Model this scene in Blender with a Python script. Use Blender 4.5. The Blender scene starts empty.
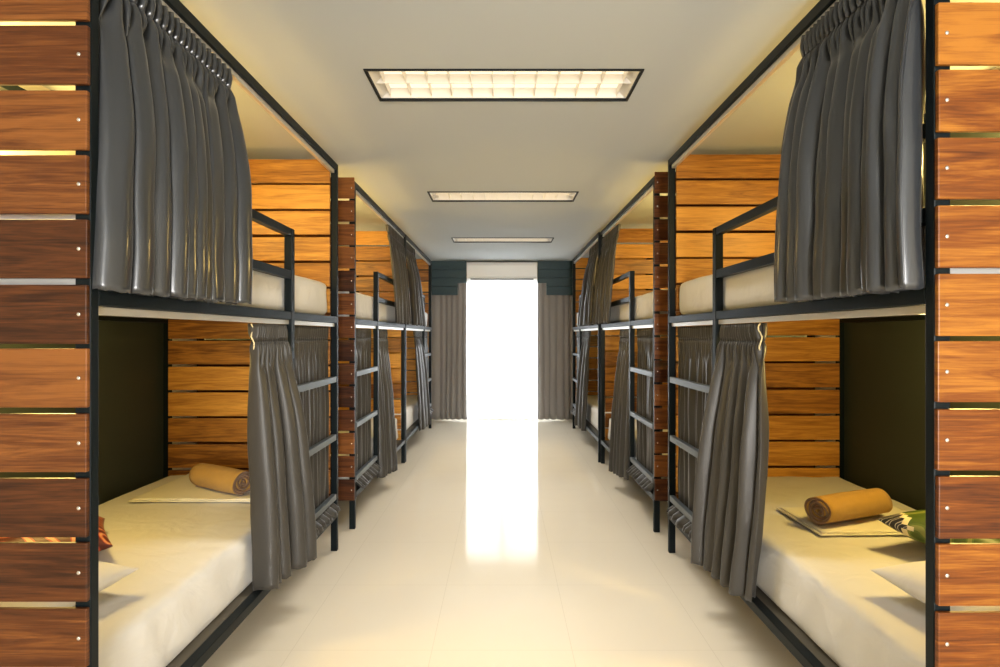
import bpy, bmesh, math, random
from mathutils import Vector, Matrix, noise
C = bpy.context.scene
COL = C.collection
PI = math.pi
R = math.radians
random.seed(7)

# ---------------------------------------------------------------- materials
def new_mat(name):
    m = bpy.data.materials.new(name); m.use_nodes = True
    nt = m.node_tree; b = nt.nodes['Principled BSDF']
    return m, nt, b
def N(nt, t, **kw):
    n = nt.nodes.new(t)
    for k, v in kw.items(): setattr(n, k, v)
    return n
def math_n(nt, op, a, b=None, c=None):
    n = N(nt, 'ShaderNodeMath', operation=op)
    for i, x in enumerate((a, b, c)):
        if x is None: continue
        if isinstance(x, (int, float)): n.inputs[i].default_value = x
        else: nt.links.new(x, n.inputs[i])
    return n.outputs[0]
def simple(name, col, rough=.5, metal=0, bump=0, bscale=200, spec=.5, sheen=0, var=0, vscale=6):
    m, nt, b = new_mat(name)
    b.inputs['Base Color'].default_value = (*col, 1)
    b.inputs['Roughness'].default_value = rough
    b.inputs['Metallic'].default_value = metal
    b.inputs['Specular IOR Level'].default_value = spec
    b.inputs['Sheen Weight'].default_value = sheen
    tc = N(nt, 'ShaderNodeTexCoord')
    if bump:
        nz = N(nt, 'ShaderNodeTexNoise'); nz.inputs['Scale'].default_value = bscale; nz.inputs['Detail'].default_value = 4
        nt.links.new(tc.outputs['Object'], nz.inputs['Vector'])
        bp = N(nt, 'ShaderNodeBump'); bp.inputs['Strength'].default_value = bump; bp.inputs['Distance'].default_value = .004
        nt.links.new(nz.outputs['Fac'], bp.inputs['Height']); nt.links.new(bp.outputs[0], b.inputs['Normal'])
    if var:
        nz = N(nt, 'ShaderNodeTexNoise'); nz.inputs['Scale'].default_value = vscale; nz.inputs['Detail'].default_value = 3
        nt.links.new(tc.outputs['Object'], nz.inputs['Vector'])
        mx = N(nt, 'ShaderNodeMix', data_type='RGBA')
        mx.inputs[6].default_value = (*[c*(1-var) for c in col], 1)
        mx.inputs[7].default_value = (*[min(1, c*(1+var)) for c in col], 1)
        nt.links.new(nz.outputs['Fac'], mx.inputs[0]); nt.links.new(mx.outputs[2], b.inputs['Base Color'])
    return m

PITCH = .161; BH = .1465
def wood_mat(name, dark, mid, light):
    m, nt, b = new_mat(name)
    tc = N(nt, 'ShaderNodeTexCoord')
    at = N(nt, 'ShaderNodeAttribute'); at.attribute_name = 'plank'   # one random number per plank
    sx = N(nt, 'ShaderNodeSeparateXYZ'); nt.links.new(tc.outputs['Object'], sx.inputs[0])
    off = math_n(nt, 'MULTIPLY', at.outputs['Fac'], 37.0)
    cx = N(nt, 'ShaderNodeCombineXYZ')
    nt.links.new(math_n(nt, 'ADD', math_n(nt, 'MULTIPLY', sx.outputs[0], 1.1), off), cx.inputs[0])
    nt.links.new(math_n(nt, 'MULTIPLY', sx.outputs[1], 3.0), cx.inputs[1])
    nt.links.new(math_n(nt, 'ADD', math_n(nt, 'MULTIPLY', sx.outputs[2], 16.0), off), cx.inputs[2])
    n1 = N(nt, 'ShaderNodeTexNoise'); n1.inputs['Scale'].default_value = 1.6; n1.inputs['Detail'].default_value = 10; n1.inputs['Roughness'].default_value = .62; n1.inputs['Distortion'].default_value = 1.6
    nt.links.new(cx.outputs[0], n1.inputs['Vector'])
    cy = N(nt, 'ShaderNodeCombineXYZ')
    nt.links.new(math_n(nt, 'ADD', math_n(nt, 'MULTIPLY', sx.outputs[0], 9), off), cy.inputs[0])
    nt.links.new(math_n(nt, 'MULTIPLY', sx.outputs[2], 240), cy.inputs[2])
    n2 = N(nt, 'ShaderNodeTexNoise'); n2.inputs['Scale'].default_value = 1.0; n2.inputs['Detail'].default_value = 5
    nt.links.new(cy.outputs[0], n2.inputs['Vector'])
    f = math_n(nt, 'ADD', math_n(nt, 'MULTIPLY', n1.outputs['Fac'], 1.35), math_n(nt, 'MULTIPLY', n2.outputs['Fac'], .6))
    f = math_n(nt, 'ADD', f, math_n(nt, 'MULTIPLY', math_n(nt, 'SUBTRACT', at.outputs['Fac'], .5), .62))
    f = math_n(nt, 'SUBTRACT', f, .48)
    cr = N(nt, 'ShaderNodeValToRGB')
    e = cr.color_ramp.elements
    e[0].position = .12; e[0].color = (*dark, 1); e[1].position = .88; e[1].color = (*light, 1)
    k = cr.color_ramp.elements.new(.5); k.color = (*mid, 1)
    nt.links.new(f, cr.inputs['Fac']); nt.links.new(cr.outputs[0], b.inputs['Base Color'])
    b.inputs['Roughness'].default_value = .38
    b.inputs['Specular IOR Level'].default_value = .3
    bp = N(nt, 'ShaderNodeBump'); bp.inputs['Strength'].default_value = .25; bp.inputs['Distance'].default_value = .002
    nt.links.new(n2.outputs['Fac'], bp.inputs['Height']); nt.links.new(bp.outputs[0], b.inputs['Normal'])
    return m

M = {}
M['wood'] = wood_mat('varnished_planks', (.055, .013, .003), (.18, .050, .006), (.38, .145, .018))
M['wood_shaded'] = wood_mat('shaded_varnished_planks', (.028, .008, .0025), (.105, .032, .008), (.24, .085, .018))  # same planks, colour darkened to stand in for weaker light on these ends
M['wood_lamplit'] = wood_mat('lamplit_planks', (.12, .042, .009), (.36, .150, .024), (.62, .30, .05))  # same planks inside the bunks, warm lamp glow put into a lighter, yellower colour
M['steel'] = simple('black_steel', (.004, .0075, .009), rough=.42, spec=.16, bump=.05, bscale=60)
M['rung'] = simple('worn_steel', (.07, .085, .095), rough=.38, spec=.5)
M['track'] = simple('aluminium_track', (.66, .64, .58), rough=.3, metal=.6)
M['screw'] = simple('steel_screw', (.72, .68, .62), rough=.25, metal=.9)
M['panel'] = simple('dark_green_board', (.028, .036, .026), rough=.7, var=.15)
M['deck'] = simple('plywood_deck', (.10, .085, .06), rough=.7)
M['wall'] = simple('cream_wall_paint', (.68, .62, .49), rough=.85, bump=.05, bscale=90)
M['ceil'] = simple('ceiling_paint', (.45, .475, .48), rough=.9, bump=.04, bscale=60)
M['teal'] = simple('teal_pelmet', (.010, .040, .046), rough=.5, var=.1)
M['white'] = simple('white_plastic', (.88, .88, .86), rough=.35)
M['cord'] = simple('cream_cord', (.75, .66, .42), rough=.7)
M['frame'] = simple('window_frame', (.6, .6, .58), rough=.4)
M['trimdark'] = simple('dark_trim', (.008, .009, .009), rough=.5, spec=.2)
M['towel'] = simple('terry_towel', (.43, .24, .04), rough=.95, bump=.9, bscale=420, sheen=.1, var=.12, vscale=30)
M['toweledge'] = simple('brown_towel_edge', (.20, .10, .045), rough=.95, bump=.9, bscale=420, sheen=.3)
M['brass'] = simple('brushed_metal', (.3, .28, .24), rough=.35, metal=1)

def sheet_mat(name, col, s=.25):
    m, nt, b = new_mat(name)
    b.inputs['Base Color'].default_value = (*col, 1); b.inputs['Roughness'].default_value = .75
    b.inputs['Sheen Weight'].default_value = .15
    tc = N(nt, 'ShaderNodeTexCoord')
    mp = N(nt, 'ShaderNodeMapping'); mp.inputs['Scale'].default_value = (3, 5, 5); mp.inputs['Rotation'].default_value = (0, 0, .5)
    nt.links.new(tc.outputs['Object'], mp.inputs[0])
    nz = N(nt, 'ShaderNodeTexNoise'); nz.inputs['Scale'].default_value = 1.3; nz.inputs['Detail'].default_value = 3; nz.inputs['Distortion'].default_value = 1.5
    nt.links.new(mp.outputs[0], nz.inputs['Vector'])
    bp = N(nt, 'ShaderNodeBump'); bp.inputs['Strength'].default_value = s; bp.inputs['Distance'].default_value = .03
    nt.links.new(nz.outputs['Fac'], bp.inputs['Height']); nt.links.new(bp.outputs[0], b.inputs['Normal'])
    return m
M['sheet'] = sheet_mat('white_cotton_sheet', (.66, .64, .60))
M['blanket'] = sheet_mat('cream_folded_sheet', (.74, .70, .56), .2)
M['pillow'] = sheet_mat('white_pillowcase', (.72, .70, .67), .3)

def satin(name, col, rough, aniso=.5, bump=.35, spec=.8, metal=0):
    m, nt, b = new_mat(name)
    b.inputs['Base Color'].default_value = (*col, 1); b.inputs['Roughness'].default_value = rough
    b.inputs['Specular IOR Level'].default_value = spec
    b.inputs['Metallic'].default_value = metal; b.inputs['Sheen Weight'].default_value = .1; b.inputs['Sheen Roughness'].default_value = .4
    tc = N(nt, 'ShaderNodeTexCoord')
    mp = N(nt, 'ShaderNodeMapping'); mp.inputs['Scale'].default_value = (30, 30, 5)
    nt.links.new(tc.outputs['Object'], mp.inputs[0])
    nz = N(nt, 'ShaderNodeTexNoise'); nz.inputs['Scale'].default_value = 1; nz.inputs['Detail'].default_value = 3; nz.inputs['Distortion'].default_value = .6
    nt.links.new(mp.outputs[0], nz.inputs['Vector'])
    bp = N(nt, 'ShaderNodeBump'); bp.inputs['Strength'].default_value = bump; bp.inputs['Distance'].default_value = .006
    nt.links.new(nz.outputs['Fac'], bp.inputs['Height']); nt.links.new(bp.outputs[0], b.inputs['Normal'])
    return m
M['satin'] = satin('grey_satin', (.030, .033, .037), .34, metal=.15, bump=.18, spec=.45)
_b = M['satin'].node_tree.nodes['Principled BSDF']; _b.inputs['Coat Weight'].default_value = .7; _b.inputs['Coat Roughness'].default_value = .14; _b.inputs['Coat IOR'].default_value = 1.5
M['matte'] = satin('grey_brown_satin', (.050, .046, .040), .40, metal=.15, bump=.15, spec=.35)
M['drape'] = satin('grey_drape', (.30, .28, .26), .6, bump=.15, spec=.3)

def floor_mat():
    m, nt, b = new_mat('polished_cream_floor')
    tc = N(nt, 'ShaderNodeTexCoord')
    nz = N(nt, 'ShaderNodeTexNoise'); nz.inputs['Scale'].default_value = 1.2; nz.inputs['Detail'].default_value = 4
    nt.links.new(tc.outputs['Object'], nz.inputs['Vector'])
    mx = N(nt, 'ShaderNodeMix', data_type='RGBA')
    mx.inputs[6].default_value = (.76, .67, .52, 1); mx.inputs[7].default_value = (.82, .74, .59, 1)
    nt.links.new(nz.outputs['Fac'], mx.inputs[0])
    br = N(nt, 'ShaderNodeTexBrick'); br.offset = 0
    br.inputs['Scale'].default_value = 1; br.inputs['Brick Width'].default_value = .6; br.inputs['Row Height'].default_value = .6
    br.inputs['Mortar Size'].default_value = .0012; br.inputs['Mortar Smooth'].default_value = .5
    br.inputs['Color1'].default_value = (1, 1, 1, 1); br.inputs['Color2'].default_value = (1, 1, 1, 1); br.inputs['Mortar'].default_value = (.82, .80, .76, 1)
    mp = N(nt, 'ShaderNodeMapping'); mp.inputs['Location'].default_value = (.3, .1, 0)
    nt.links.new(tc.outputs['Object'], mp.inputs[0]); nt.links.new(mp.outputs[0], br.inputs['Vector'])
    m2 = N(nt, 'ShaderNodeMix', data_type='RGBA', blend_type='MULTIPLY'); m2.inputs[0].default_value = 1
    nt.links.new(mx.outputs[2], m2.inputs[6]); nt.links.new(br.outputs['Color'], m2.inputs[7])
    nt.links.new(m2.outputs[2], b.inputs['Base Color'])
    b.inputs['Roughness'].default_value = .08; b.inputs['Specular IOR Level'].default_value = .4
    n3 = N(nt, 'ShaderNodeTexNoise'); n3.inputs['Scale'].default_value = 2.5; n3.inputs['Detail'].default_value = 1
    nt.links.new(tc.outputs['Object'], n3.inputs['Vector'])
    bp = N(nt, 'ShaderNodeBump'); bp.inputs['Strength'].default_value = .05; bp.inputs['Distance'].default_value = .02
    nt.links.new(n3.outputs['Fac'], bp.inputs['Height']); nt.links.new(bp.outputs[0], b.inputs['Normal'])
    return m
M['floor'] = floor_mat()

def sheer_mat():
    m = bpy.data.materials.new('sheer_white_voile'); m.use_nodes = True
    nt = m.node_tree; nt.nodes.clear()
    o = N(nt, 'ShaderNodeOutputMaterial')
    t = N(nt, 'ShaderNodeBsdfTransparent'); tr = N(nt, 'ShaderNodeBsdfTranslucent'); d = N(nt, 'ShaderNodeBsdfDiffuse')
    tr.inputs[0].default_value = (.95, .95, .95, 1); d.inputs[0].default_value = (.9, .9, .9, 1)
    a = N(nt, 'ShaderNodeMixShader'); a.inputs[0].default_value = .35; nt.links.new(tr.outputs[0], a.inputs[1]); nt.links.new(d.outputs[0], a.inputs[2])
    c = N(nt, 'ShaderNodeMixShader'); c.inputs[0].default_value = .9; nt.links.new(t.outputs[0], c.inputs[1]); nt.links.new(a.outputs[0], c.inputs[2])
    nt.links.new(c.outputs[0], o.inputs[0]); return m
M['sheer'] = sheer_mat()
def glass_mat():
    m = bpy.data.materials.new('window_glass'); m.use_nodes = True
    nt = m.node_tree; nt.nodes.clear()
    o = N(nt, 'ShaderNodeOutputMaterial'); t = N(nt, 'ShaderNodeBsdfTransparent'); g = N(nt, 'ShaderNodeBsdfGlossy')
    g.inputs['Roughness'].default_value = .02
    a = N(nt, 'ShaderNodeMixShader'); a.inputs[0].default_value = .06
    nt.links.new(t.outputs[0], a.inputs[1]); nt.links.new(g.outputs[0], a.inputs[2]); nt.links.new(a.outputs[0], o.inputs[0]); return m
M['glass'] = glass_mat()
def emit(name, col, s):
    m, nt, b = new_mat(name); b.inputs['Base Color'].default_value = (*col, 1)
    b.inputs['Emission Color'].default_value = (*col, 1); b.inputs['Emission Strength'].default_value = s; return m
M['tube'] = emit('fluorescent_diffuser', (1, .90, .74), .42)
M['louver'] = simple('louver_metal', (.80, .76, .68), rough=.35)
M['bulb'] = emit('warm_bulb', (1, .62, .25), 4)

def patterned(name, ground, cols, scale, band):
    m, nt, b = new_mat(name)
    tc = N(nt, 'ShaderNodeTexCoord')
    v = N(nt, 'ShaderNodeTexVoronoi', feature='F1'); v.inputs['Scale'].default_value = scale
    w = N(nt, 'ShaderNodeTexWave', wave_type='RINGS'); w.inputs['Scale'].default_value = band; w.inputs['Distortion'].default_value = 5; w.inputs['Detail'].default_value = 2
    nt.links.new(tc.outputs['Object'], v.inputs['Vector']); nt.links.new(tc.outputs['Object'], w.inputs['Vector'])
    cr = N(nt, 'ShaderNodeValToRGB'); cr.color_ramp.interpolation = 'CONSTANT'
    cr.color_ramp.elements[0].color = (*ground, 1); cr.color_ramp.elements[0].position = 0
    cr.color_ramp.elements[1].color = (*cols[0], 1); cr.color_ramp.elements[1].position = .62
    e = cr.color_ramp.elements.new(.86); e.color = (*cols[1], 1)
    nt.links.new(w.outputs['Fac'], cr.inputs[0]); nt.links.new(cr.outputs[0], b.inputs['Base Color'])
    b.inputs['Roughness'].default_value = .45; return m
M['green'] = patterned('green_brocade', (.05, .085, .008), [(.085, .13, .015), (.20, .22, .05)], 8, 5)
M['red'] = patterned('dark_red_brocade', (.10, .012, .008), [(.45, .06, .03), (.6, .28, .12)], 10, 9)
M['maroon'] = simple('maroon_cloth', (.06, .012, .01), rough=.6)
M['motif'] = patterned('black_white_motif', (.006, .006, .012), [(.5, .46, .4), (.02, .02, .03)], 20, 14)

# ---------------------------------------------------------------- mesh helpers
def link(name, bm, m, parent=None, loc=None, smooth=False, bevel=0):
    me = bpy.data.meshes.new(name)
    pl = Vector(parent['_w']) if parent is not None else Vector((0, 0, 0))
    if parent is None and loc is None:
        # origin at base centre
        xs = [v.co for v in bm.verts]
        loc = Vector(((min(c.x for c in xs)+max(c.x for c in xs))/2, (min(c.y for c in xs)+max(c.y for c in xs))/2, min(c.z for c in xs)))
    if parent is not None and loc is None:
        xs = [v.co for v in bm.verts]
        loc = Vector(((min(c.x for c in xs)+max(c.x for c in xs))/2, (min(c.y for c in xs)+max(c.y for c in xs))/2, (min(c.z for c in xs)+max(c.z for c in xs))/2))
    loc = Vector(loc)
    for v in bm.verts: v.co -= loc
    bmesh.ops.recalc_face_normals(bm, faces=bm.faces)
    bm.to_mesh(me); bm.free()
    if smooth:
        for p in me.polygons: p.use_smooth = True
    o = bpy.data.objects.new(name, me); COL.objects.link(o)
    me.materials.append(m)
    o.location = loc - pl
    o['_w'] = list(loc)
    if parent is not None: o.parent = parent
    if bevel:
        md = o.modifiers.new('bevel', 'BEVEL'); md.width = bevel; md.segments = 2; md.limit_method = 'ANGLE'; md.angle_limit = R(40)
    return o
def empty(name, loc, label, cat, group=None):
    o = bpy.data.objects.new(name, None); COL.objects.link(o); o.location = loc; o['_w'] = list(loc)
    o.empty_display_size = .1
    return tag(o, label, cat, group)
def tag(o, label=None, cat=None, group=None, kind=None):
    if label: o['label'] = label
    if cat: o['category'] = cat
    if group: o['group'] = group
    if kind: o['kind'] = kind
    return o
def box(bm, a, b):
    x0, x1 = sorted((a[0], b[0])); y0, y1 = sorted((a[1], b[1])); z0, z1 = sorted((a[2], b[2]))
    v = [bm.verts.new(p) for p in ((x0,y0,z0),(x1,y0,z0),(x1,y1,z0),(x0,y1,z0),(x0,y0,z1),(x1,y0,z1),(x1,y1,z1),(x0,y1,z1))]
    fs = [bm.faces.new([v[i] for i in q]) for q in ((0,3,2,1),(4,5,6,7),(0,1,5,4),(1,2,6,5),(2,3,7,6),(3,0,4,7))]
    return fs
def boxes(name, m, parent, *bs, bevel=.003, **kw):
    bm = bmesh.new()
    for a, b in bs: box(bm, a, b)
    return link(name, bm, m, parent, bevel=bevel, **kw)
def struct(name, m, *bs, bevel=0):
    o = boxes(name, m, None, *bs, bevel=bevel, loc=(0, 0, 0)); o['kind'] = 'structure'; return o
def cyl(bm, p, q, r, seg=16, r2=None):
    p, q = Vector(p), Vector(q); d = q-p; L = d.length
    mat = Matrix.Translation((p+q)/2) @ d.to_track_quat('Z', 'Y').to_matrix().to_4x4()
    bmesh.ops.create_cone(bm, cap_ends=True, segments=seg, radius1=r, radius2=r if r2 is None else r2, depth=L, matrix=mat)

# ---------------------------------------------------------------- room
H = 2.51; XW = 2.14; YB = 8.55; YF = -2.6
struct('floor', M['floor'], ((-XW-.1, YF-.1, -.1), (XW+.1, YB+.2, 0)))
LY = [2.345, 4.345, 6.40]; LY2 = []
cb = []
HX0, HX1 = -.599, .615
ys = sorted(LY2 + LY)
prev = YF-.1
for y in ys:
    cb.append(((-XW-.1, prev, H), (XW+.1, y, H+.12)))
    cb.append(((-XW-.1, y, H), (HX0, y+.305, H+.12)))
    cb.append(((HX1, y, H), (XW+.1, y+.305, H+.12)))
    prev = y+.305
cb.append(((-XW-.1, prev, H), (XW+.1, YB+.2, H+.12)))
struct('ceiling', M['ceil'], *cb)
struct('wall_left', M['wall'], ((-XW-.1, YF-.1, 0), (-XW, YB+.2, H)))
struct('wall_right', M['wall'], ((XW, YF-.1, 0), (XW+.1, YB+.2, H)))
WX = .95; WZ = 2.22
struct('wall_back', M['wall'], ((-XW, YB, 0), (-WX, YB+.15, H)), ((WX, YB, 0), (XW, YB+.15, H)), ((-WX, YB, WZ), (WX, YB+.15, H)))
FWX = .65; FZ = 2.25
struct('wall_front', M['wall'], ((-XW, YF-.1, 0), (.7-FWX, YF, H)), ((.7+FWX, YF-.1, 0), (XW, YF, H)), ((.7-FWX, YF-.1, FZ), (.7+FWX, YF, H)))
def window(name, x0, x1, z0, z1, y, t=.06):
    fr = []
    s = .05
    for a, b in ((x0, x0+s), (x1-s, x1), ((x0+x1)/2-s/2, (x0+x1)/2+s/2)): fr.append(((a, y, z0), (b, y+t, z1)))
    for a, b in ((z0, z0+s), (z1-s, z1)): fr.append(((x0, y+.002, a), (x1, y+t-.002, b)))
    o = struct(name, M['frame'], *fr)
    g = boxes('pane', M['glass'], o, ((x0+s, y+t/2-.003, z0+s), (x1-s, y+t/2+.003, z1-s)), bevel=0)
    return o
window('window_1', -WX, WX, 0.0, WZ, YB+.05)
window('window_2', .7-FWX, .7+FWX, 0.0, FZ, YF-.08)

# ceiling lights
def ceiling_light(y, label):
    t = empty('ceiling_light', ((HX0+HX1)/2, y+.15, H), label, 'ceiling light', 'recessed louvred lights along the ceiling')
    x0, x1, y0, y1 = HX0, HX1, y, y+.305; w = .006
    boxes('trim_frame', M['trimdark'], t, ((x0-w, y0-w, H-.006), (x1+w, y0+w, H+.006)), ((x0-w, y1-w, H-.006), (x1+w, y1+w, H+.006)),
          ((x0-w, y0+w, H-.006), (x0+w, y1-w, H+.006)), ((x1-w, y0+w, H-.006), (x1+w, y1-w, H+.006)), bevel=.001)
    boxes('housing', M['louver'], t, ((x0+.002, y0+.002, H+.095), (x1-.002, y1-.002, H+.1)), ((x0+.002, y0+.002, H+.008), (x0+.006, y1-.002, H+.095)),
          ((x1-.006, y0+.002, H+.008), (x1-.002, y1-.002, H+.095)), ((x0+.006, y0+.002, H+.008), (x1-.006, y0+.006, H+.095)), ((x0+.006, y1-.006, H+.008), (x1-.006, y1-.002, H+.095)), bevel=0)
    boxes('diffuser', M['tube'], t, ((x0+.012, y0+.012, H+.055), (x1-.012, y1-.012, H+.06)), bevel=0)
    bm = bmesh.new()
    for i in range(0, 12):
        x = x0+.052 + (x1-x0-.104)*i/11
        box(bm, (x-.0012, y0+.012, H+.012), (x+.0012, y1-.012, H+.052))
    for xe, d in ((x0+.007, .045), (x1-.007, -.045)):
        v = [bm.verts.new(p) for p in ((xe, y0+.01, H+.004), (xe, y1-.01, H+.004), (xe+d, y1-.01, H+.052), (xe+d, y0+.01, H+.052), (xe, y0+.01, H+.052), (xe, y1-.01, H+.052))]
        for q in ((0,1,2,3), (0,3,4), (1,5,2), (0,4,5,1), (3,2,5,4)): bm.faces.new([v[i] for i in q])
    ym = (y0+y1)/2
    box(bm, (x0+.012, ym-.002, H+.010), (x1-.012, ym+.002, H+.053))
    link('louver', bm, M['louver'], t)
    # the louvres throw the tubes' light downwards in a limited cone
    L = bpy.data.lights.new('tube_light', 'AREA'); L.shape = 'RECTANGLE'; L.size = 1.1; L.size_y = .24; L.energy = 7.5; L.color = (1, .96, .90); L.spread = R(94)
    lo = bpy.data.objects.new('tube_light', L); COL.objects.link(lo); lo.parent = t; lo.location = (0, 0, .009)
    return t
ceiling_light(LY[0], 'recessed black-framed louvred ceiling light, the largest and nearest in view')
ceiling_light(LY[1], 'recessed louvred ceiling light in the middle of the row of three')
ceiling_light(LY[2], 'recessed louvred ceiling light closest to the air conditioner')

# ---------------------------------------------------------------- bunk beds
ZC = {'L': 0.0, 'R': .02}
def slat_panel(parent, side, xa, y0, y1, sname, m, nboards=14, screws_y=None, seed=0, inner=False):
    """horizontal planks between world y0..y1, from aisle face to the wall side"""
    rnd = random.Random(seed)
    top = 2.442 + (.02 if side > 0 else 0)
    bm = bmesh.new(); lay = bm.faces.layers.float.new('plank')
    xs0, xa1 = (xa+T+.0005, side*(xa+1.085-T-.0005)) if inner else (xa, side*(xa+1.085))
    zs = []
    for k in range(nboards):
        z1 = top - k*PITCH + rnd.uniform(-.0015, .0015); z0 = z1-BH+rnd.uniform(-.0015, .0015)
        r = rnd.random()
        jx = 0 if inner else rnd.uniform(-.002, .001)
        for f in box(bm, (side*(xs0-jx), y0, z0), (xa1, y1, z1)): f[lay] = r
        zs.append((z0+z1)/2)
    o = link(sname, bm, m, parent, bevel=.0025)
    if screws_y is not None:
        for z in zs:
            for u in (.020,):
                b2 = bmesh.new(); x = side*(xa+u); s = -1 if screws_y < (y0+y1)/2 else 1
                bmesh.ops.create_uvsphere(b2, u_segments=10, v_segments=6, radius=.0052, matrix=Matrix.Translation((x, screws_y, z)) @ Matrix.Diagonal((1, .5, 1, 1)))
                link('screw', b2, M['screw'], o, smooth=True)
    return o

T = .04; TV = .028; BT = .012
def bunk(side, xa, y0, y1, ladder, label, near_panel=True, lpos=.70, seed=0, track_gap=False):
    s = side; dz = .02 if s > 0 else 0
    t = empty('bunk_bed', (s*(xa+.54), (y0+y1)/2, 0), label, 'bunk bed', 'black steel bunk beds lining the aisle')
    X = lambda u: s*(xa+u)
    W = 1.085
    ztop = 2.42+dz
    # posts
    for u in (0, W-T):
        for v in (y0, y1-TV):
            p = boxes('corner_post', M['steel'], t, ((X(u), v, 0), (X(u+T), v+TV, ztop)))
    # long members
    for u in (0, W-T):
        boxes('top_rail', M['steel'], t, ((X(u), y0+TV, ztop-.04), (X(u+T), y1-TV, ztop)))
        boxes('side_beam', M['steel'], t, ((X(u), y0+TV, 1.425), (X(u+T), y1-TV, 1.465)))
        boxes('side_beam', M['steel'], t, ((X(u), y0+TV, .21), (X(u+T), y1-TV, .25)))
    for v in (y0, y1-TV):
        boxes('end_rail', M['steel'], t, ((X(T), v+.002, ztop-.038), (X(W-T), v+TV-.002, ztop-.002)))
        boxes('end_beam', M['steel'], t, ((X(T), v+.002, 1.427), (X(W-T), v+TV-.002, 1.463)))
        boxes('end_beam', M['steel'], t, ((X(T), v+.002, .212), (X(W-T), v+TV-.002, .248)))
    boxes('deck', M['deck'], t, ((X(T), y0+TV, 1.448), (X(W-T), y1-TV-.018, 1.464)))
    boxes('deck', M['deck'], t, ((X(T), y0+TV, .233), (X(W-T), y1-TV-.018, .249)))
    # dark board lining the wall side
    hi = 1.98 if s < 0 else 2.40
    boxes('back_board', M['panel'], t, ((X(W+.002), y0, .20), (X(W+.014), y1, hi)), bevel=0)
    # ladder & guard rail
    if ladder == 'far':
        lp = y1-T-lpos; g0, g1 = y0+T, lp; r0, r1 = lp+T, y1-T
    else:
        lp = y0+lpos; g0, g1 = lp+T, y1-T; r0, r1 = y0+T, lp
    boxes('ladder_post', M['steel'], t, ((X(-.002), lp, .25), (X(.036), lp+T, 1.872)))
    boxes('guard_rail', M['steel'], t, ((X(.0), g0, 1.835), (X(.034), g1, 1.872)))
    boxes('guard_rail', M['steel'], t, ((X(.0), g0, 1.625), (X(.034), g1, 1.665)))
    for z in (1.075, .715, .345):
        boxes('ladder_rung', M['rung'], t, ((X(-.001), r0, z-.018), (X(.028), r1, z+.018)))
    # curtain tracks
    def track(z, ya, yb):
        o = boxes('curtain_track', M['track'], t, ((X(.012), ya, z-.022), (X(.034), yb, z)), bevel=.002)
        return o
    track(ztop-.041, y0+T, y1-T); track(1.424, y0+T, y1-T)
    # plank ends
    if near_panel:
        slat_panel(t, s, xa, y0-BT-.0005, y0-.0005, 'plank_panel', M['wood'] if (s > 0 and y0 < 2) else M['wood_shaded'], seed=seed, screws_y=y0-BT-.0015)
    slat_panel(t, s, xa, y1-TV-.017, y1-TV-.001, 'plank_panel', M['wood_lamplit'], seed=seed+50, inner=True)
    return t

XA = {('L',1):1.03, ('L',2):1.022, ('L',3):1.02, ('R',1):1.034, ('R',2):1.04, ('R',3):1.02}
YR = {('L',1):(1.345,3.38), ('L',2):(3.73,5.68), ('L',3):(5.705,7.78), ('R',1):(1.285,3.35), ('R',2):(3.67,5.66), ('R',3):(5.685,7.77)}
LAD = {1:'far', 2:'near', 3:'far'}
where = {('L',1):'nearest bunk on the left', ('R',1):'nearest bunk on the right', ('L',2):'middle bunk on the left', ('R',2):'middle bunk on the right',
         ('L',3):'farthest bunk on the left', ('R',3):'farthest bunk on the right'}
for k in XA:
    s = -1 if k[0] == 'L' else 1
    y0, y1 = YR[k]
    bunk(s, XA[k], y0, y1, LAD[k[1]], 'black steel two-tier bunk bed with brown plank ends, '+where[k], near_panel=(k[1] != 3), seed=(k[0] == 'L')*11+k[1]*3,
         lpos=.715 if k[1] == 1 else .68)

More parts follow.
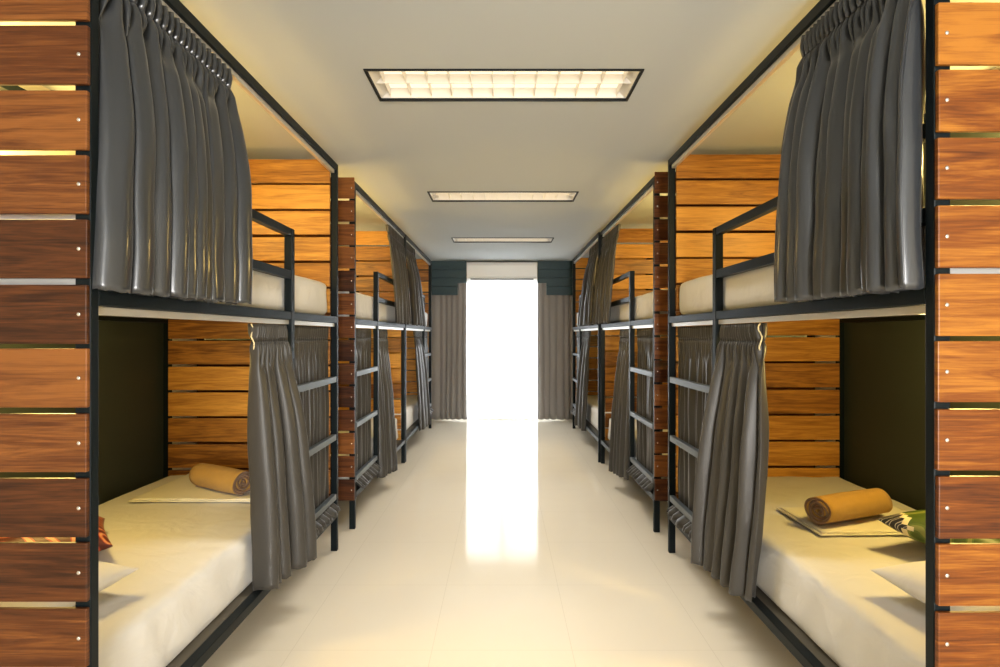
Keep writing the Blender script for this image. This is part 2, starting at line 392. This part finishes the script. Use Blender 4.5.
# ---------------------------------------------------------------- mattresses
def soft_box(x0, x1, y0, y1, z0, z1, seed, nx=22, ny=44, nz=6, r=.035, wr=.006, puffh=.005):
    """rounded, slightly wrinkled slab"""
    bm = bmesh.new()
    bmesh.ops.create_cube(bm, size=1)
    # build from a dense grid shell
    bm.clear()
    cx, cy, cz = (x0+x1)/2, (y0+y1)/2, (z0+z1)/2; hx, hy, hz = (x1-x0)/2, (y1-y0)/2, (z1-z0)/2
    verts = {}
    def V(i, j, k):
        key = (i, j, k)
        if key in verts: return verts[key]
        def sp(i, n, h):
            # concentrate samples near the ends
            a = -1+2*i/n
            return h*math.sin(a*PI/2)*.35 + h*a*.65
        p = Vector((sp(i, nx, hx), sp(j, ny, hy), sp(k, nz, hz)))
        q = Vector((max(-hx+r, min(hx-r, p.x)), max(-hy+r, min(hy-r, p.y)), max(-hz+r, min(hz-r, p.z))))
        d = p-q
        if d.length > 1e-9:
            d = d.normalized()*r
            p = q+d
        # puff and wrinkles
        nrm = d.normalized() if d.length > 1e-9 else Vector((0, 0, 1))
        puff = puffh*(1-(p.x/hx)**2)*(1-(p.y/hy)**2) if k == nz else 0
        w = noise.noise(Vector((p.x*5+seed, p.y*3, p.z*8)))*wr + noise.noise(Vector((p.x*14+seed, p.y*6, 3)))*wr*.45
        if k == 0: w = 0
        p = p + nrm*(w*(.5 if k < nz else 1)) + Vector((0, 0, puff))
        v = bm.verts.new(p+Vector((cx, cy, cz))); verts[key] = v; return v
    def face(a, b, c, d): bm.faces.new((a, b, c, d))
    for i in range(nx):
        for j in range(ny):
            for k in (0, nz): face(V(i,j,k), V(i+1,j,k), V(i+1,j+1,k), V(i,j+1,k))
    for i in range(nx):
        for k in range(nz):
            for j in (0, ny): face(V(i,j,k), V(i+1,j,k), V(i+1,j,k+1), V(i,j,k+1))
    for j in range(ny):
        for k in range(nz):
            for i in (0, nx): face(V(i,j,k), V(i,j+1,k), V(i,j+1,k+1), V(i,j,k+1))
    return bm
deckn = {'low': ('lower', .250, .490), 'up': ('upper', 1.466, 1.672)}
ztopm = {}
for k in XA:
    s = -1 if k[0] == 'L' else 1
    y0, y1 = YR[k]; xa = XA[k]
    for d in ('low', 'up'):
        nm, z0, z1 = deckn[d]
        u0 = .030 if (d == 'low') else .046
        a, b = s*(xa+u0), s*(xa+1.085-T-.01)
        if d == 'low':   # stays inside the ladder rungs
            u0 = .064; a = s*(xa+u0)
        bm = soft_box(min(a, b), max(a, b), y0+TV+.012, y1-TV-.030, z0+.0005, z1, seed=random.random()*50)
        # sheet-skirt ripples on the aisle face
        for v in bm.verts:
            if abs(v.co.x-a) < .02 and z0+.02 < v.co.z < z1-.03:
                v.co.x += -s*.007*math.sin(v.co.y*30+3*math.sin(v.co.y*4)+v.co.z*18)*(1 if d == 'low' else .5)
        o = link('mattress', bm, M['sheet'], smooth=True)
        tag(o, 'white-sheeted mattress on the %s deck of the %s' % (nm, where[k]), 'mattress', 'mattresses on the bunk decks')

# ---------------------------------------------------------------- curtains
def smooth01(t): t = max(0, min(1, t)); return t*t*(3-2*t)
def curtain(side, xa, vt, vb, ut, ub, zt, zb, nf, amp, label, seed, mat=None, name='curtain', tail=None, out=1.6, nu=220, nv=48, group='grey satin bunk curtains', hemcurl=.01,
            ybow=0, head=.075, cord=None, uniform=False, headparts=True, wob=1.0):
    """vt/vb: y-range at top/bottom, ut: offset from aisle face at top, ub=(start,end) at bottom"""
    rnd = random.Random(seed)
    mat = mat or (M['satin'] if nu == 220 and zt > 2 else M['matte'])
    ph = [rnd.uniform(0, 6.28) for _ in range(6)]
    def P(a, z):
        t = (zt-z)/(zt-zb)
        e = t*(1-a)+(1-(1-t)**2)*a if out == 'lo' else 1-(1-t)**out
        aw = a + .012*math.sin(a*9+ph[0])
        y = (vt[0]*(1-a)+vt[1]*a)*(1-t) + (vb[0]*(1-a)+vb[1]*a)*t
        y += ybow*math.sin(PI*t)*(1-a*.8)
        ubm = ub[0]*(1-a)+ub[1]*a
        u = ut*(1-e)+ubm*e
        if tail: 
            k = smooth01((tail[0]-z)/tail[1]); u += tail[2]*k
        # uneven folds: phase warped along the width, gathering into fewer folds lower down
        n1 = nf
        wa = aw + .035*wob*math.sin(7*aw+ph[1]) + .018*wob*math.sin(17*aw+ph[2]) + .008*wob*t*math.sin(4*t+9*aw+ph[3])
        th = 2*PI*n1*wa
        f = math.sin(th)
        f = math.copysign(abs(f)**.9, f)
        big = f*(.75+.25*math.sin(3*aw*PI+ph[4])) + .35*math.sin(2*PI*n1*.5*wa+ph[5])
        hd = smooth01(((zt-z)-head)/(.16))
        gather = math.sin(2*PI*n1*2*aw)
        A = amp*(.35+.65*smooth01(t*2.2))
        u += A*big*hd + (1-hd)*amp*.55*gather + .10*amp*math.sin(th*3+ph[2])*(hd)*(1-.6*t)
        waist = math.exp(-((zt-z-head)/.02)**2)
        u -= waist*amp*.3*gather
        y += math.cos(th)*amp*.42*hd*(abs(vb[1]-vb[0])/nf/.07 if abs(vb[1]-vb[0])/nf < .07 else 1)
        y += .004*noise.noise(Vector((a*8, z*4, seed)))
        u += .006*noise.noise(Vector((a*10+seed, z*5, 2)))*hd
        return Vector((side*(xa+u), y, z))
    def strip(za, zb_, n, thick, m, nm, par=None, frill=0):
        bm = bmesh.new(); g = []
        for j in range(n+1):
            z = za+(zb_-za)*j/n
            row = []
            for i in range(nu+1):
                a = i/nu
                p = P(a, z)
                if frill and j == n: p.z += .002*math.sin(i*1.3+seed)+.003*math.sin(i*.27)
                row.append(bm.verts.new(p))
            g.append(row)
        for j in range(n):
            for i in range(nu): bm.faces.new((g[j][i], g[j][i+1], g[j+1][i+1], g[j+1][i]))
        o = link(nm, bm, m, par, smooth=True)
        md = o.modifiers.new('thick', 'SOLIDIFY'); md.thickness = thick; md.offset = 0
        return o
    o = strip(zt-head, zb, nv, .003, mat, name, frill=1)
    tag(o, label, 'curtain', group)
    strip(zt, zt-head, 4, .005, mat, 'pleated_heading', o)
    if cord is not None:
        bm = bmesh.new(); pts = []
        for j in range(9):
            t = j/8; p = P(cord, zt-.002-.11*t); pts.append(p+Vector((-side*(.012+.006*math.sin(t*9)), .006*math.sin(t*7), 0)))
        for p, q in zip(pts, pts[1:]): cyl(bm, p, q, .003, 6)
        link('cord', bm, M['cord'], o, smooth=True)
    return o

def cur(k, d, *a, **kw):
    s = -1 if k[0] == 'L' else 1
    return curtain(s, XA[k], *a, **kw)
ZU = 2.355; ZL = 1.400
kL, kR = ('L',1), ('R',1)
# nearest pair, upper
cur(kL, 'up', (1.39, 2.03), (1.345, 1.985), .022, (-.03, -.055), ZU, 1.463, 10, .048, 'large grey satin curtain on the upper deck of the nearest left bunk', 3, out=2.2, wob=.35)
cur(kR, 'up', (1.322, 1.85), (1.285, 1.865), .022, (-.032, -.06), ZU+.02, 1.463, 11, .050, 'large shiny grey satin curtain on the upper deck of the nearest right bunk', 6, out=2.2, wob=.4)
# nearest pair, lower: gathered length pulled out over the ladder post, and the flat length behind the rungs
cur(kL, 'low', (2.31, 2.60), (2.28, 2.655), .040, (-.02, -.095), ZL, .265, 8, .040, 'long gathered grey curtain pulled out beside the ladder of the nearest left bunk', 8, out='lo', cord=.0, ybow=0)
cur(kL, 'low', (2.685, 3.325), (2.685, 3.325), .056, (.052, .052), ZL, .262, 10, .017, 'grey curtain hanging behind the ladder rungs of the nearest left bunk', 9, tail=(.34, .07, -.075))
cur(kR, 'low', (2.22, 2.575), (2.19, 2.60), .040, (-.02, -.095), ZL, .265, 8, .040, 'long gathered grey curtain pulled out beside the ladder of the nearest right bunk', 12, out='lo', cord=0., ybow=-.06)
cur(kR, 'low', (2.655, 3.295), (2.655, 3.295), .056, (.052, .052), ZL, .262, 10, .017, 'grey curtain hanging behind the ladder rungs of the nearest right bunk', 13, tail=(.34, .07, -.075))
# middle pair
for k, sd in ((('L',2), 20), (('R',2), 30)):
    y0, y1 = YR[k]; w = where[k]
    cur(k, 'low', (y0+.06, y0+.66), (y0+.06, y0+.66), .056, (.052, .052), ZL, .262, 9, .017, 'grey curtain behind the ladder rungs of the '+w, sd+1, tail=(.33, .06, -.085), nu=120, nv=30)
    cur(k, 'low', (y0+.74, y0+1.18), (y0+.73, y0+1.05), .040, (-.015, -.085), ZL, .16, 6, .026, 'gathered grey curtain beside the ladder of the '+w, sd+2, out=1.3, nu=120, nv=30)
    cur(k, 'up', (y1-.80, y1-.06), (y1-.75, y1-.03), .022, (-.055, -.055), ZU, 1.463, 10, .03, 'grey upper-deck curtain at the far end of the '+w, sd+3, out=1.5, nu=120, nv=30)
for k, sd in ((('L',3), 40), (('R',3), 50)):
    y0, y1 = YR[k]; w = where[k]
    cur(k, 'low', (y1-.70, y1-.06), (y1-.70, y1-.06), .056, (.052, .052), ZL, .262, 8, .017, 'grey curtain behind the ladder rungs of the '+w, sd+1, tail=(.33, .06, -.085), nu=100, nv=24)
    cur(k, 'low', (y1-1.30, y1-.78), (y1-1.25, y1-.74), .040, (-.015, -.06), ZL, .18, 6, .026, 'gathered grey curtain beside the ladder of the '+w, sd+2, out=1.3, nu=100, nv=24)
    cur(k, 'up', (y0+.05, y0+.60), (y0+.03, y0+1.0), .022, (-.055, -.05), ZU, 1.463, 9, .03, 'grey upper-deck curtain at the near end of the '+w, sd+3, out=1.5, nu=100, nv=24)

# ---------------------------------------------------------------- end wall: pelmet boards, drapes, sheer, air conditioner
for s, nm in ((-1, 'left'), (1, 'right')):
    bs = []
    for i in range(4):
        z0 = 1.975+i*.134; z1 = z0+.131
        xi = .695 if z0 < 2.15 else .558
        if i == 1: bs.append(((s*.558, YB-.17, 2.165), (s*.70, YB-.13, z1)))
        bs.append(((s*xi if not (i == 1) else s*.695, YB-.17, z0), (s*1.75, YB-.13, min(z1, H-.002))))
    o = boxes('pelmet', M['teal'], None, *bs, bevel=.003)
    tag(o, 'dark teal pelmet board above the %s grey drape on the end wall' % nm, 'pelmet', 'teal pelmets at the end window')
def drape(x0, x1, y, zt, zb, nf, amp, m, nm, label, cat, group, seed, nu=160):
    bm = bmesh.new(); g = []; rnd = random.Random(seed); p1, p2 = rnd.uniform(0, 6), rnd.uniform(0, 6)
    for j in range(25):
        t = j/24; z = zt+(zb-zt)*t; row = []
        for i in range(nu+1):
            a = i/nu; wa = a+.02*math.sin(a*8+p1)+.01*math.sin(a*19+p2)+.004*math.sin(t*5+a*12)
            th = 2*PI*nf*wa
            yy = y+amp*(.5+.5*t)*math.sin(th)*(.8+.2*math.sin(a*11+p2))
            xx = x0+(x1-x0)*a+.3*amp*math.cos(th)*t
            row.append(bm.verts.new((xx, yy, z+(.004*math.sin(th*1.0) if j == 24 else 0))))
        g.append(row)
    for j in range(24):
        for i in range(nu): bm.faces.new((g[j][i], g[j][i+1], g[j+1][i+1], g[j+1][i]))
    o = link(nm, bm, m, smooth=True)
    if m is not M['sheer']:
        md = o.modifiers.new('t', 'SOLIDIFY'); md.thickness = .003; md.offset = 0
    return tag(o, label, cat, group)
drape(-1.6, -.56, YB-.075, 2.30, .02, 11, .026, M['drape'], 'window_curtain', 'grey pleated floor-length drape left of the bright window', 'curtain', 'grey drapes at the end window', 2)
drape(.56, 1.6, YB-.075, 2.30, .02, 11, .026, M['drape'], 'window_curtain', 'grey pleated floor-length drape right of the bright window', 'curtain', 'grey drapes at the end window', 3)
drape(-.80, .80, YB-.012, 2.21, .015, 16, .010, M['sheer'], 'sheer_curtain', 'sheer white curtain glowing across the bright end window', 'sheer curtain', None, 4)
ac = empty('air_conditioner', (.0, YB-.19, 2.19), 'white wall-mounted split air conditioner above the end window', 'air conditioner')
def ac_body():
    prof = [(YB-.005, 2.19), (YB-.005, 2.485), (YB-.10, 2.49), (YB-.185, 2.482), (YB-.205, 2.44), (YB-.205, 2.26), (YB-.19, 2.225), (YB-.14, 2.195)]
    bm = bmesh.new(); L = [bm.verts.new((-.548, y, z)) for y, z in prof]; Rr = [bm.verts.new((.548, y, z)) for y, z in prof]
    bm.faces.new(L); bm.faces.new(Rr[::-1])
    for i in range(len(prof)): bm.faces.new((L[i], L[(i+1) % len(prof)], Rr[(i+1) % len(prof)], Rr[i]))
    return bm
link('casing', ac_body(), M['white'], ac, bevel=.006)
boxes('air_outlet', M['trimdark'], ac, ((-.49, YB-.1985, 2.212), (.49, YB-.160, 2.228)), bevel=.002)
boxes('flap', M['white'], ac, ((-.49, YB-.214, 2.229), (.49, YB-.198, 2.236)), bevel=.002)

# ---------------------------------------------------------------- bedding items
def pillow(cx, cy, cz, lx, ly, th, rot, m, nm, label, cat, group, pw=2.6, tilt=(0, 0), seed=0):
    bm = bmesh.new(); n = 28
    mat = Matrix.Translation((cx, cy, cz)) @ Matrix.Rotation(R(rot), 4, 'Z') @ Matrix.Rotation(R(tilt[0]), 4, 'X') @ Matrix.Rotation(R(tilt[1]), 4, 'Y')
    for sgn in (1, -1):
        g = []
        for i in range(n+1):
            row = []
            for j in range(n+1):
                a, b = -1+2*i/n, -1+2*j/n
                a, b = math.sin(a*PI/2), math.sin(b*PI/2)
                h = ((1-abs(a)**pw)*(1-abs(b)**pw))**.5
                pin = 1-.07*(1-a*a)*(abs(b)**3); pin2 = 1-.07*(1-b*b)*(abs(a)**3)
                p = Vector((a*lx/2*pin2, b*ly/2*pin, sgn*th/2*h*(1+.12*noise.noise(Vector((a*2+seed, b*2, sgn))))))
                row.append(bm.verts.new(mat @ p))
            g.append(row)
        for i in range(n):
            for j in range(n): bm.faces.new((g[i][j], g[i+1][j], g[i+1][j+1], g[i][j+1]))
    bmesh.ops.remove_doubles(bm, verts=bm.verts, dist=.0004)
    o = link(nm, bm, m, loc=(cx, cy, cz), smooth=True)
    return tag(o, label, cat, group), mat
ZM = .50
pillow(-1.52, 1.64, ZM+.068, .56, .40, .12, -8, M['pillow'], 'pillow', 'white pillow on the lower bed of the nearest left bunk', 'pillow', 'white pillows on the lower beds', seed=1)
pillow(1.52, 1.60, ZM+.072, .56, .42, .13, 6, M['pillow'], 'pillow', 'white pillow on the lower bed of the nearest right bunk', 'pillow', 'white pillows on the lower beds', seed=2)
pillow(-1.74, 2.04, ZM+.078, .40, .40, .13, 40, M['red'], 'cushion', 'dark red patterned cushion behind the white pillow of the left bed', 'cushion', None, tilt=(0, 6), seed=3)
g, gm = pillow(1.775, 2.02, ZM+.09, .44, .44, .14, 25, M['green'], 'cushion', 'green patterned cushion behind the white pillow of the right bed', 'cushion', None, tilt=(0, 8), seed=4)
pillow(-1.44, 3.97, 1.86, .36, .36, .12, 90, M['maroon'], 'cushion', 'dark maroon cushion standing on the upper deck of the middle left bunk', 'cushion', None, tilt=(0, 80), seed=5)

def towel(p, q, r, label, seed, zb):
    """spiral roll from p to q (centres of the two ends)"""
    p, q = Vector(p), Vector(q); ax = (q-p).normalized(); L = (q-p).length
    up = Vector((0, 0, 1)); e1 = ax.cross(up).normalized(); e2 = e1.cross(ax)
    turns = 4.0; n = 150; th = r/turns*.78; bm = bmesh.new(); rows = []
    root = empty('rolled_towel', ((p+q)/2)[:2]+(zb,), label, 'towel', 'rolled towels on the lower beds')
    m_ = 14
    for i in range(n+1):
        a = i/n; ang = a*turns*2*PI-PI/2; rr = .006+(r-.006)*a**.95
        row = []
        for j in range(m_+1):
            b = j/m_
            bulge = 1+.05*math.sin(PI*b)*a+.03*noise.noise(Vector((b*4, a*9, seed)))*a
            c = p+ax*(L*b + (.006*math.sin(ang*1.7)+.008*(1-a))*(1 if b < .5 else -1)*abs(2*b-1))
            d = (e1*math.cos(ang)*1.05+e2*math.sin(ang)*.97)*rr*bulge
            row.append(bm.verts.new(c+d))
        rows.append(row)
    for i in range(n):
        for j in range(m_): bm.faces.new((rows[i][j], rows[i+1][j], rows[i+1][j+1], rows[i][j+1]))
    for f in bm.faces: pass
    o = link('roll', bm, M['towel'], root, smooth=True)
    md = o.modifiers.new('t', 'SOLIDIFY'); md.thickness = th; md.offset = 0
    o.data.materials.append(M['toweledge']); md.material_offset_rim = 1
    return root
def folded(x0, x1, y0, y1, z, th, rot, label, seed):
    bm = soft_box(-(x1-x0)/2, (x1-x0)/2, -(y1-y0)/2, (y1-y0)/2, 0, th, seed, nx=20, ny=20, nz=4, r=th*.48, wr=.003, puffh=0)
    bm2 = soft_box(-(x1-x0)/2+.012, (x1-x0)/2-.01, -(y1-y0)/2+.01, (y1-y0)/2-.01, th*.95, th*1.95, seed+3, nx=20, ny=20, nz=4, r=th*.48, wr=.003, puffh=0)
    root = empty('folded_sheet', ((x0+x1)/2, (y0+y1)/2, z), label, 'sheet', 'folded sheets on the lower beds')
    rm = Matrix.Translation(((x0+x1)/2, (y0+y1)/2, z)) @ Matrix.Rotation(R(rot), 4, 'Z')
    for b in (bm, bm2):
        for v in b.verts: v.co = rm @ v.co
        link('fold_layer', b, M['blanket'], root, smooth=True)
zf = ZM+.002
folded(-1.90, -1.24, 2.72, 3.28, zf, .007, 0, 'cream folded sheet under the rolled towel on the left bed', 1)
folded(1.34, 1.93, 2.27, 2.62, zf, .007, 1, 'cream folded sheet under the rolled towel on the right bed', 2)
zt = zf+.018
towel((-1.335, 2.78, zt+.066), (-1.66, 2.96, zt+.066), .06, 'tan rolled towel on the bed of the nearest left bunk', 1, zt)
towel((1.37, 2.33, zt+.066), (1.74, 2.47, zt+.066), .06, 'tan rolled towel on the bed of the nearest right bunk', 2, zt)

gi = gm.inverted()
g.data.materials.append(M['motif']); g.data.materials.append(M['cord'])
for p in g.data.polygons:
    c = gi @ (Vector(p.center)+g.location)
    q = (-c.x+c.y)/.44
    if q > .76: p.material_index = 1
    elif q > .71: p.material_index = 2
# ---------------------------------------------------------------- reading lamps
def deck_lamp(k, v, power, label):
    s = -1 if k[0] == 'L' else 1
    x = s*(XA[k]+.66); y = v; z = 1.4475
    t = empty('deck_lamp', (x, y, z), label, 'lamp', 'small round lamps under the upper decks')
    bm = bmesh.new(); cyl(bm, (x, y, z), (x, y, z-.018), .05, 24); link('rim', bm, M['brass'], t, bevel=.002)
    bm = bmesh.new(); bmesh.ops.create_uvsphere(bm, u_segments=16, v_segments=10, radius=.034, matrix=Matrix.Translation((x, y, z-.024)) @ Matrix.Diagonal((1, 1, .5, 1))); link('bulb', bm, M['bulb'], t, smooth=True)
    L = bpy.data.lights.new('lamp_light', 'POINT'); L.energy = power; L.color = (1, .70, .19); L.shadow_soft_size = .11
    lo = bpy.data.objects.new('lamp_light', L); COL.objects.link(lo); lo.parent = t; lo.location = (0, 0, -.09)
    return t
def lamp(k, deck, v, z, power, label):
    s = -1 if k[0] == 'L' else 1
    x = s*(XA[k]+1.085-T-.0); y = v
    t = empty('reading_lamp', (x, y, z), label, 'lamp', 'reading lamps on the upper bunk walls')
    bm = bmesh.new(); cyl(bm, (s*(XA[k]+1.085), y, z), (s*(XA[k]+1.065), y, z), .035, 20); link('wall_plate', bm, M['brass'], t, smooth=False, bevel=.002)
    bm = bmesh.new(); cyl(bm, (s*(XA[k]+1.07), y, z), (s*(XA[k]+.99), y, z+.03), .006, 8); link('arm', bm, M['brass'], t)
    bm = bmesh.new(); bmesh.ops.create_uvsphere(bm, u_segments=16, v_segments=10, radius=.028, matrix=Matrix.Translation((s*(XA[k]+.97), y, z+.03))); link('bulb', bm, M['bulb'], t, smooth=True)
    L = bpy.data.lights.new('lamp_light', 'POINT'); L.energy = power; L.color = (1, .68, .20); L.shadow_soft_size = .14
    lo = bpy.data.objects.new('lamp_light', L); COL.objects.link(lo); lo.parent = t; lo.location = Vector((s*(XA[k]+.92), y, z+.03))-Vector((x, y, z))
    return t
for k in XA:
    y0, y1 = YR[k]
    pu = {1: 26, 2: 34, 3: 8}[k[1]]; pl = {1: 22, 2: 12, 3: 6}[k[1]]
    if k == ('L', 1): pl = 16
    lamp(k, 'up', y0+(.8 if k[1] == 1 else .5), 2.12, pu, 'small wall lamp inside the upper deck of the '+where[k])
    deck_lamp(k, y0+(.72 if k[1] == 1 else .5), pl, 'small round lamp under the upper deck of the '+where[k])

# ---------------------------------------------------------------- daylight
def area(name, loc, rot, sx, sy, e, col):
    L = bpy.data.lights.new(name, 'AREA'); L.shape = 'RECTANGLE'; L.size = sx; L.size_y = sy; L.energy = e; L.color = col
    o = bpy.data.objects.new(name, L); COL.objects.link(o); o.location = loc; o.rotation_euler = rot; return o
area('window_daylight', (0, YB+.5, 1.2), (R(-90), 0, 0), 2.2, 2.4, 48, (.86, .94, 1))
area('front_daylight', (.7, YF-.4, 1.3), (R(90), 0, 0), 1.2, 2.0, 205, (1, .97, .93))
w = bpy.data.worlds.new('sky'); C.world = w; w.use_nodes = True
bg = w.node_tree.nodes['Background']; bg.inputs[0].default_value = (.93, .97, 1, 1); bg.inputs[1].default_value = 2.5

cam = bpy.data.cameras.new('camera'); co = bpy.data.objects.new('camera', cam); COL.objects.link(co)
cam.sensor_width = 36; cam.lens = 19.33; cam.clip_start = .02
co.location = (0, 0, 1.35); co.rotation_euler = (R(90), 0, 0)
cam.shift_x = -.002; cam.shift_y = .0015
C.camera = co
vs = C.view_settings
vs.view_transform = 'Standard'; vs.look = 'None'; vs.gamma = 1; vs.exposure = 0.68; vs.use_curve_mapping = False
for o in C.objects:
    if '_w' in o: del o['_w']
